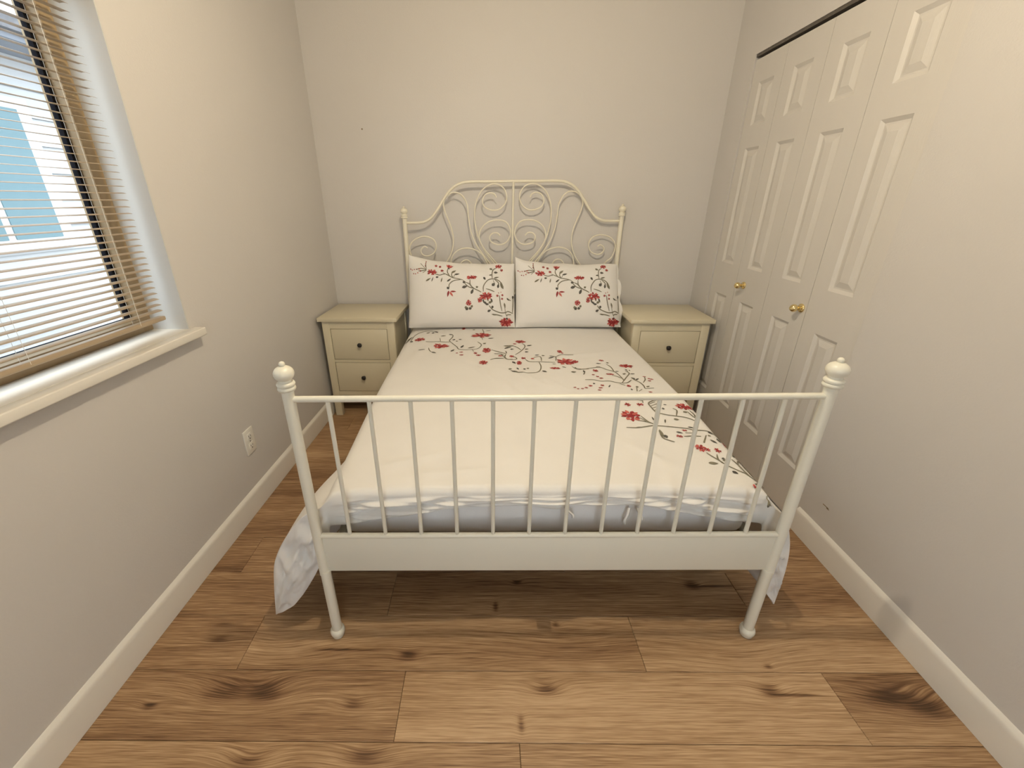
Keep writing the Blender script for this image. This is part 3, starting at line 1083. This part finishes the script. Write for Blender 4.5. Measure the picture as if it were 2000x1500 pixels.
# fabric ties at the open end of the cover
for (x0, pts) in ((0.055, [(0, 0, 0.492), (0.012, -0.006, 0.480), (0.022, -0.007, 0.470), (0.024, -0.006, 0.458)]),
                  (0.245, [(0, 0, 0.490), (-0.004, -0.007, 0.470), (-0.010, -0.007, 0.450), (-0.008, -0.006, 0.432)]),
                  (0.268, [(0, 0, 0.490), (0.006, -0.007, 0.476), (0.014, -0.008, 0.462), (0.018, -0.006, 0.448)])):
    bm = bmesh.new()
    P = catmull([(x0 + a, 0.044 + b, z) for a, b, z in pts], 5)
    L = [bm.verts.new(p + Vector((-0.0048, 0, 0))) for p in P]
    M = [bm.verts.new(p + Vector((0, -0.0015, 0))) for p in P]
    Rr = [bm.verts.new(p + Vector((0.0048, 0, 0))) for p in P]
    Bk = [bm.verts.new(p + Vector((0, 0.0010, 0))) for p in P]
    for i in range(len(P) - 1):
        for a, b in ((L, M), (M, Rr), (Rr, Bk), (Bk, L)):
            bm.faces.new((a[i], b[i], b[i + 1], a[i + 1]))
    link('fabric_tie', bm, 'duvet_cotton', duvet, smooth=True)


# ------------------------------------------------------------------ embroidery
def emb_stem(bm, f, pts, w):
    P = catmull([(x, y, 0) for x, y in pts], 5)
    n = len(P)
    rows_ = []
    for i in range(n):
        t = P[min(i + 1, n - 1)] - P[max(i - 1, 0)]
        if t.length < 1e-9:
            t = Vector((1, 0, 0))
        t.normalize()
        s = Vector((-t.y, t.x, 0)) * w * (0.55 + 0.45 * min(1, i / 3, (n - 1 - i) / 3 + 0.2))
        rows_.append([bm.verts.new(f(P[i].x + s.x, P[i].y + s.y, 0.0002)), bm.verts.new(f(P[i].x, P[i].y, 0.0013)), bm.verts.new(f(P[i].x - s.x, P[i].y - s.y, 0.0002))])
    for i in range(n - 1):
        for k in range(2):
            bm.faces.new((rows_[i][k], rows_[i][k + 1], rows_[i + 1][k + 1], rows_[i + 1][k]))


def emb_leaf(bm, f, x0, y0, x1, y1, w, n=6):
    d = Vector((x1 - x0, y1 - y0, 0))
    L = d.length
    if L < 1e-6:
        return
    d /= L
    s = Vector((-d.y, d.x, 0))
    a = [bm.verts.new(f(x0, y0, 0.0002))]
    prev = None
    for i in range(1, n):
        t = i / n
        hw = 0.5 * w * math.sin(PI * t ** 0.8)
        c = Vector((x0, y0, 0)) + d * L * t
        cur = [bm.verts.new(f(c.x + s.x * hw, c.y + s.y * hw, 0.0003)), bm.verts.new(f(c.x, c.y, 0.0014)), bm.verts.new(f(c.x - s.x * hw, c.y - s.y * hw, 0.0003))]
        if prev is None:
            bm.faces.new((a[0], cur[0], cur[1]))
            bm.faces.new((a[0], cur[1], cur[2]))
        else:
            for k in range(2):
                bm.faces.new((prev[k], cur[k], cur[k + 1], prev[k + 1]))
        prev = cur
    e = bm.verts.new(f(x1, y1, 0.0002))
    bm.faces.new((prev[0], e, prev[1]))
    bm.faces.new((prev[1], e, prev[2]))


def emb_flower(bmr, bmp, f, cx, cy, rx, ry, rnd):
    """open blossom: ring of pointed petals (rose) with a dense dark red heart"""
    big = max(rx, ry)
    n = 7 if big < 0.02 else 11
    for k in range(n):
        a = 2 * PI * k / n + rnd.uniform(-0.2, 0.2)
        r1 = rnd.uniform(0.85, 1.1)
        r0 = rnd.uniform(0.30, 0.45)
        emb_leaf(bmp if k % 2 else bmr, f, cx + rx * r0 * math.cos(a), cy + ry * r0 * math.sin(a), cx + rx * r1 * math.cos(a), cy + ry * r1 * math.sin(a),
                 0.42 * (rx + ry) / 2 * rnd.uniform(0.8, 1.2), 4)
    for k in range(5):
        a = 2 * PI * k / 5 + rnd.uniform(-0.3, 0.3)
        emb_leaf(bmr, f, cx - rx * 0.1 * math.cos(a), cy - ry * 0.1 * math.sin(a), cx + rx * 0.58 * math.cos(a), cy + ry * 0.58 * math.sin(a), 0.40 * (rx + ry) / 2, 4)


def embroidery(parent, f, stems, leaves, flowers, petals, w, seed):
    rnd = random.Random(seed)
    bs, bl, br, bp = bmesh.new(), bmesh.new(), bmesh.new(), bmesh.new()
    for s in stems:
        emb_stem(bs, f, s, w)
    for i, l in enumerate(leaves):
        emb_leaf(bl if i % 3 else bs, f, *l)
    for fl in flowers:
        emb_flower(br, bp, f, *fl, rnd)
    for i, l in enumerate(petals):
        emb_leaf(br if i % 3 else bp, f, *l)
    link('embroidered_stems', bs, 'thread_olive', parent, True)
    link('embroidered_leaves', bl, 'thread_dark', parent, True)
    link('embroidered_blossoms', br, 'thread_red', parent, True)
    link('embroidered_petals', bp, 'thread_rose', parent, True)
    for ob in parent.children:
        if ob.name.startswith('embroidered'):
            ob['kind'] = 'stuff'


DUV_STEMS='''-619,1371 -611,1492 -579,1561 -539,1579 -487,1559|-526,1369 -464,1347 -438,1346 -379,1345|-438,1351 -447,1410|-379,1345 -360,1304 -337,1254 -326,1216 -297,1201 -257,1201 -223,1214 -205,1251 -202,1290 -222,1336|-379,1345 -388,1376 -375,1430 -375,1474 -396,1492|-196,1588 -187,1527 -189,1492|-194,1371 -199,1425|-251,1205 -241,1168|-128,1175 -98,1148 -69,1130|-132,1131 -99,1122 -83,1079|-154,1039 -131,1055 -84,1058|-70,1121 -77,1079 -65,1046 -39,1045|-493,1238 -486,1206 -471,1182|-145,1191 -112,1163 -71,1127|-128,1128 -95,1123 -81,1102|-154,1037 -124,1061 -86,1060|-75,1110 -79,1068 -64,1043 -27,1039 -18,1059 -35,1092|-22,1109 11,1161 38,1224 42,1262 32,1292|16,1183 -1,1225 -27,1259 -52,1259|25,1042 44,1006 94,1001 170,995|90,997 93,948 84,897 64,866 29,860 -10,857 -36,871 -59,892|104,1008 108,1064 99,1081 70,1065|176,1015 183,1063 155,1084|183,1063 215,1096 244,1091 279,1088|243,937 263,901 291,907 318,907|251,920 287,905 328,918 378,931 402,903 431,879 441,843 445,793 445,768|421,973 432,937 431,879|407,831 428,818 442,799|428,745 464,805 497,861 488,888|497,861 497,895|271,777 307,777 339,761 376,764 403,748 428,744 454,750 480,780|490,810 497,780 511,755 515,721 510,690|524,752 547,791 555,825|415,734 434,719|510,690 552,700|477,699 466,660|473,660 494,682|359,935 380,938|463,589 454,556|426,584 458,575|479,487 476,523 476,556 501,578 518,583|476,550 506,569|478,534 510,555|479,518 503,531|480,502 497,507|479,487 499,477 522,469 552,464 586,456 612,436|551,466 570,507 561,522|611,501 616,470 621,456|623,511 628,485 621,456|412,458 426,420 444,401|405,444 424,413|390,427 421,417 444,401|333,380 376,379 430,392 456,392 499,387 556,379 575,368|444,361 441,318 457,302 473,293|520,328 552,332 583,333|535,351 567,351|575,368 595,372 625,370 641,358 662,337|606,342 584,308 574,292|555,235 564,216 575,198 585,178|586,227 577,202 581,181|646,354 665,328|578,184 588,174 594,164 614,144 627,134 636,118 647,99 654,87 658,81|623,205 629,177 631,144 636,118|633,181 637,194 646,201 660,194 661,167 663,140|644,170 653,153 661,137|648,52 646,38 625,11|648,38 637,16|629,81 643,93'''
DUV_LEAVES='''-650,1361,-620,1480,15 -643,1414,-621,1469,15 -612,1371,-609,1392,15 -543,1531,-521,1548,15 -507,1524,-496,1547,15 -494,1565,-470,1535,15 -448,1454,-415,1464,15 -400,1486,-375,1486,15 -368,1376,-356,1397,15 -350,1354,-337,1359,15 -335,1385,-316,1390,14 -314,1235,-301,1282,15 -276,1224,-233,1252,15 -366,1176,-349,1212,15 -162,1392,-126,1402,15 -192,1300,-173,1309,15 -549,1212,-509,1211,9 -471,1182,-444,1159,15 -257,1577,-239,1571,15 -175,1551,-140,1560,9 -41,1200,-22,1200,15 -73,1248,-16,1252,13 -61,1224,-32,1238,13 -67,1165,-66,1129,6 -78,1255,-33,1259,13 -74,1208,-41,1240,15 -43,1198,-25,1198,15 -69,1171,-65,1127,6 -43,1011,-28,980,15 53,1252,83,1261,15 36,1196,58,1200,14 32,1151,53,1155,15 80,1098,105,1106,11 115,1093,132,1093,15 143,1043,178,1067,14 155,1084,174,1075,11 -69,907,-50,906,15 -26,928,-20,899,10 4,906,15,912,15 21,920,32,912,15 -56,885,-25,867,12 91,886,112,868,15 152,973,172,972,7 225,870,251,869,15 288,893,287,852,7 194,938,213,923,10 251,923,261,919,14 371,985,397,981,10 425,995,438,995,15 283,878,294,872,15 276,833,292,872,6 227,866,249,872,15 437,882,455,882,8 500,855,523,858,8 463,843,479,862,13 493,810,499,786,15 500,780,522,804,10 522,706,541,720,10 355,695,369,723,6 295,735,306,732,15 475,707,488,704,14 444,677,453,677,15 491,908,502,901,15 507,901,514,898,15 515,518,526,515,14 533,549,547,549,7 530,440,551,439,15 452,453,451,419,6 365,379,395,383,6 448,369,447,314,10 454,335,456,314,15 504,356,526,347,10 590,496,611,501,13 561,390,584,386,9 622,365,637,354,12 611,342,622,337,10 607,316,622,292,11 637,329,641,304,11 533,178,566,178,15 592,209,600,202,14 497,438,486,410,6 331,586,339,585,11 351,575,357,575,11 643,200,660,191,8 646,167,655,157,8 639,230,649,227,15 589,141,602,128,15 595,202,597,188,15 622,8,643,30,6 625,81,632,81,8'''
DUV_RED='''-428,1275,51,41 -203,1459,64,47 -172,1185,26,45 -567,1412,35,34 -231,1142,12,17 -216,1107,14,15 -189,1000,26,29 -308,1161,12,8 -305,1117,13,10 -331,1148,7,7 -315,1603,14,24 -100,1096,14,11 -42,1086,11,16 22,1327,32,28 -12,1288,12,11 -41,1088,14,18 17,1058,15,17 -10,991,14,30 219,1152,15,24 228,1125,7,10 225,1002,53,46 273,1005,16,21 157,917,27,14 63,1049,11,12 408,1025,14,13 344,887,15,18 401,844,20,9 321,835,8,6 336,813,8,8 348,794,11,9 512,957,36,24 555,825,9,6 569,803,7,7 579,797,9,7 562,778,9,7 447,713,11,14 279,710,10,9 256,691,9,7 238,682,8,6 219,680,6,5 208,694,7,5 332,715,10,10 318,690,10,7 308,668,9,6 522,657,9,5 388,543,14,16 438,545,17,13 375,459,39,39 612,540,36,26 539,366,11,6 505,328,13,10 548,261,20,22 568,253,9,13 601,251,12,15 392,579,12,6 649,296,6,12 619,69,6,12'''
_sm = lambda s: [[(float(a) / 1000, float(b) / 1000) for a, b in (q.split(',') for q in pl.split())] for pl in s.split('|')]
_tm = lambda s: [tuple(float(a) / 1000 for a in q.split(',')) for q in s.split()]
embroidery(duvet, lambda x, y, h: duvet_top(x, y, h + 0.0012), _sm(DUV_STEMS), _tm(DUV_LEAVES), _tm(DUV_RED), [], 0.0027, 3)

# ------------------------------------------------------------------ pillows
PIL_STEMS = '''760,390 860,445 920,480 1010,500 1090,525|1140,570 1200,600 1240,650 1290,690 1350,720 1400,750|480,340 380,230|480,340 400,320 300,345|480,345 420,360 340,370|480,350 420,400|480,340 465,240 470,190|620,405 700,435 760,420 790,420|870,660 865,620 900,570 960,535 1060,520|840,310 835,370 860,430 890,470|920,370 905,430 930,480|960,420 940,470|1215,520 1215,600 1250,660 1290,690|1120,580 1150,620 1200,660 1290,690|1435,740 1440,640 1500,545 1560,515 1630,520 1700,550 1750,610 1770,690|1585,510 1580,420 1600,340 1650,305|1600,540 1620,590|1630,530 1690,590 1685,660|1530,970 1580,1030 1640,1060 1720,1085 1800,1080 1850,1060 1930,1090|1745,1060 1720,940 1705,800|1800,1080 1785,920|1920,1090 1935,950 1940,820|1830,1150 1800,1080|1570,1110 1660,1120 1750,1140|1810,1130 1850,1112 1900,1110|1480,690 1550,710 1620,740|1900,880 1860,860 1830,840|1090,525 1140,570'''
PIL_LEAVES = '''470,550,560,490,30 570,560,600,470,16 640,480,690,470,36 730,570,750,480,20 830,560,900,500,30 950,420,1040,400,34 900,390,980,330,38 1080,670,1170,640,50 1230,780,1270,690,44 1310,670,1350,650,40 1090,560,1140,580,46 1440,470,1470,530,38 1540,300,1590,340,38 1610,390,1680,400,40 1530,440,1590,435,24 1610,500,1700,480,28 1580,640,1630,590,55 1680,680,1690,600,38 1770,690,1720,580,45 1590,970,1580,1020,38 1500,1070,1560,1040,38 1785,920,1800,1010,30 1830,840,1870,880,26 1945,790,1930,850,40 1570,1110,1660,1125,22 830,690,870,660,50 840,290,870,310,40 1120,1005,1170,1000,50 1140,1040,1180,1000,50 1215,1040,1210,990,50 1260,990,1220,975,45 1440,900,1500,960,34 1470,950,1530,945,34 1520,930,1580,900,40 1560,850,1585,920,30 1430,860,1440,930,26 1500,860,1520,900,22 1820,1160,1830,1200,40'''
PIL_FLOWERS = '575,380,90,58 640,250,28,26 710,270,24,26 745,350,28,26 1240,478,98,40 1690,275,62,42 1740,348,30,26 1190,925,52,52 1480,815,112,70 1375,880,40,50 1670,805,22,22 1755,795,20,20 1750,855,20,20 1810,1240,122,78 1800,1250,80,55'
PIL_PETALS = '850,290,815,218,24 850,290,842,214,24 855,290,872,214,24 858,290,902,222,24 860,292,932,238,24 860,720,838,828,34 875,740,932,820,34 885,735,985,738,28 470,170,470,195,18 465,215,465,240,20 462,255,462,285,22 195,330,215,350,18 228,345,242,365,18 262,338,280,352,18 300,335,322,348,20 340,325,372,340,24 252,405,266,425,18 285,412,302,426,18 322,395,345,410,20 362,362,395,376,24 1685,752,1697,768,14 1725,738,1737,752,14'


def puv(x, y):
    u = (x - 165) / 1800.0
    yt = 100 + 115 * u
    return u, 1 - (y - yt) / (1318 - yt)


def make_pillow(name, cor, label, seed, flange):
    """cor: TL, TR, BR, BL corners of the seam (bed coordinates)"""
    TL, TR, BR_, BL_ = [Vector(c) for c in cor]
    nrm = Vector((0, -0.937, 0.351))
    org = (BL_ + BR_) / 2

    def seam(u, v):
        p = (BL_ * (1 - u) + BR_ * u) * (1 - v) + (TL * (1 - u) + TR * u) * v
        ein = 0.014 * math.sin(PI * u) * (2 * v - 1)
        ein2 = 0.004 * math.sin(PI * v) * (2 * u - 1)
        p.z -= ein * (1.0 if v > 0.5 else 0.2)
        p.x -= ein2
        vv = sstep(0.55, 1.0, v)
        p.z += vv * (0.008 * wr(u * 1.3, 0, seed, 4.0) + 0.020 * math.exp(-u / 0.10) - 0.010)
        return p

    def prof(t):
        return max(0.0, 1 - abs(2 * t - 1) ** 3.2) ** 0.62

    def surf(u, v, side, lift=0.0):
        th = (0.080 if side > 0 else -0.045) * prof(u) * prof(v)
        th += side * 0.006 * wr(u * 1.4, v, seed + 2.0 * side, 2.4) * min(1, 12 * u * (1 - u)) * min(1, 12 * v * (1 - v))
        th += side * 0.004 * math.exp(-((v - 0.06 - 0.07 * u) / 0.02) ** 2) * (1 - u)
        return seam(min(1, max(0, u)), min(1, max(0, v))) + nrm * (th + side * lift) - org
    bm = bmesh.new()
    NU, NV = 48, 34
    grid = {}
    for side in (1, -1):
        for i in range(NU + 1):
            for j in range(NV + 1):
                edge = i in (0, NU) or j in (0, NV)
                if edge and side < 0:
                    grid[(side, i, j)] = grid[(1, i, j)]
                    continue
                u = 0.5 - 0.5 * math.cos(PI * i / NU)
                v = 0.5 - 0.5 * math.cos(PI * j / NV)
                grid[(side, i, j)] = bm.verts.new(surf(u, v, side))
    for side in (1, -1):
        for i in range(NU):
            for j in range(NV):
                bm.faces.new((grid[(side, i, j)], grid[(side, i + 1, j)], grid[(side, i + 1, j + 1)], grid[(side, i, j + 1)]))
    o = link(name, bm, 'duvet_cotton', None, smooth=True)
    a = BED_A
    o.location = (org.x * math.cos(a) - org.y * math.sin(a), org.x * math.sin(a) + org.y * math.cos(a), org.z)
    o.rotation_euler = (0, 0, a)
    tag(o, label, 'pillow', 'embroidered pillows')

    def f(x, y, h):
        u, v = puv(x * 1000, y * 1000)
        return surf(u, v, 1, h + 0.0012)
    embroidery(o, f, _sm(PIL_STEMS), _tm(PIL_LEAVES), _tm(PIL_FLOWERS), _tm(PIL_PETALS), 0.0078, seed)
    if flange:
        # loose wavy hem of the pillowcase standing out past the seam
        bm = bmesh.new()
        prev = None
        for j in range(41):
            v = 0.05 + 0.93 * j / 40
            p = seam(1.0, v) - org
            wv = 0.016 + 0.012 * abs(math.sin(v * 8.2)) + 0.006 * wr(v, 0, seed, 6)
            wv *= math.sin(PI * min(1, max(0.0, (v - 0.02) * 1.02))) ** 0.5
            r_ = [bm.verts.new(p + Vector((-0.01, 0.006, 0))), bm.verts.new(p + Vector((wv * 0.6, 0.012 + 0.006 * math.sin(v * 21), 0))), bm.verts.new(p + Vector((wv, 0.018 + 0.010 * math.sin(v * 17), 0.002)))]
            if prev:
                for k in range(2):
                    bm.faces.new((prev[k], prev[k + 1], r_[k + 1], r_[k]))
            prev = r_
        h = link('pillowcase_hem', bm, 'duvet_cotton', o, smooth=True)
        sm = h.modifiers.new('thickness', 'SOLIDIFY')
        sm.thickness = 0.002
    return o


make_pillow('pillow', [(-0.656, 1.745, 1.020), (0.010, 1.745, 0.978), (0.012, 1.595, 0.594), (-0.662, 1.595, 0.596)],
            'white embroidered pillow on the window side, leaning on the headboard', 11, False)
make_pillow('pillow', [(0.014, 1.745, 1.000), (0.656, 1.745, 0.972), (0.680, 1.595, 0.590), (0.014, 1.595, 0.594)],
            'white embroidered pillow on the closet side with wavy hem', 12, True)


# ------------------------------------------------------------------ nightstands
def nightstand(x0, x1, y0, y1, H, label):
    w, d = x1 - x0, y1 - y0
    t = tag(empty('nightstand', ((x0 + x1) / 2, (y0 + y1) / 2, 0)), label, 'nightstand', 'cream nightstands beside the bed')
    hx, hy = w / 2, d / 2
    M_ = 'nightstand_lacquer'
    boxo('top', M_, t, -hx, hx, -hy, hy, H - 0.024, H, 0.0025, 2)
    bx_, fy = hx - 0.021, -hy + 0.016          # body half width, front plane
    lw = 0.046
    for sx in (-1, 1):
        for (a, b) in ((fy, fy + 0.040), (hy - 0.046, hy - 0.006)):
            xa, xb = (sx * bx_, sx * (bx_ - lw))
            boxo('leg', M_, t, min(xa, xb), max(xa, xb), a, b, 0.0005, H - 0.0245, 0.002, 2)
        xa, xb = sx * (bx_ - 0.006), sx * (bx_ - 0.022)
        boxo('side_panel', M_, t, min(xa, xb), max(xa, xb), fy + 0.038, hy - 0.044, 0.150, H - 0.025)
    boxo('back_panel', M_, t, -bx_ + lw, bx_ - lw, hy - 0.022, hy - 0.012, 0.150, H - 0.025)
    xi = bx_ - lw + 0.0005
    for (z0, z1) in ((H - 0.073, H - 0.0245), (0.386, 0.404), (0.152, 0.180)):
        boxo('front_rail', M_, t, -xi - 0.001, xi + 0.001, fy + 0.002, fy + 0.030, z0, z1)
    boxo('bottom_board', M_, t, -xi, xi, fy + 0.03, hy - 0.02, 0.152, 0.165)
    for (z0, z1) in ((0.4065, H - 0.0755), (0.1825, 0.3835)):
        dr = boxo('drawer', M_, t, -xi + 0.0035, xi - 0.0035, fy + 0.0035, fy + 0.0215, z0, z1, 0.0015, 2)
        bm = bmesh.new()
        zc = (z0 + z1) / 2
        yb = fy + 0.004
        lathe(bm, [(0, -0.026), (0.008, -0.0258), (0.0128, -0.023), (0.0148, -0.018), (0.0130, -0.013), (0.0075, -0.009), (0.0065, -0.004), (0.0085, 0.0)], 0, yb, zc, 20, 'Y')
        k = link('knob', bm, 'black_knob', dr, smooth=True, auto=60)
        k['label'] = 'round black drawer knob'
        boxo('gap_shade_box', 'dark_gap', dr, -xi, xi, fy + 0.009, hy - 0.03, z0 - 0.0035, z1 + 0.0035)  # box widened and near-black: paints the shade in the gaps round the drawer
    return t


nightstand(-1.2700, -0.7760, 1.484, 1.872, 0.682, 'cream two-drawer nightstand in the corner on the window side')
nightstand(0.6310, 1.1180, 1.458, 1.850, 0.682, 'cream two-drawer nightstand squeezed beside the closet door')
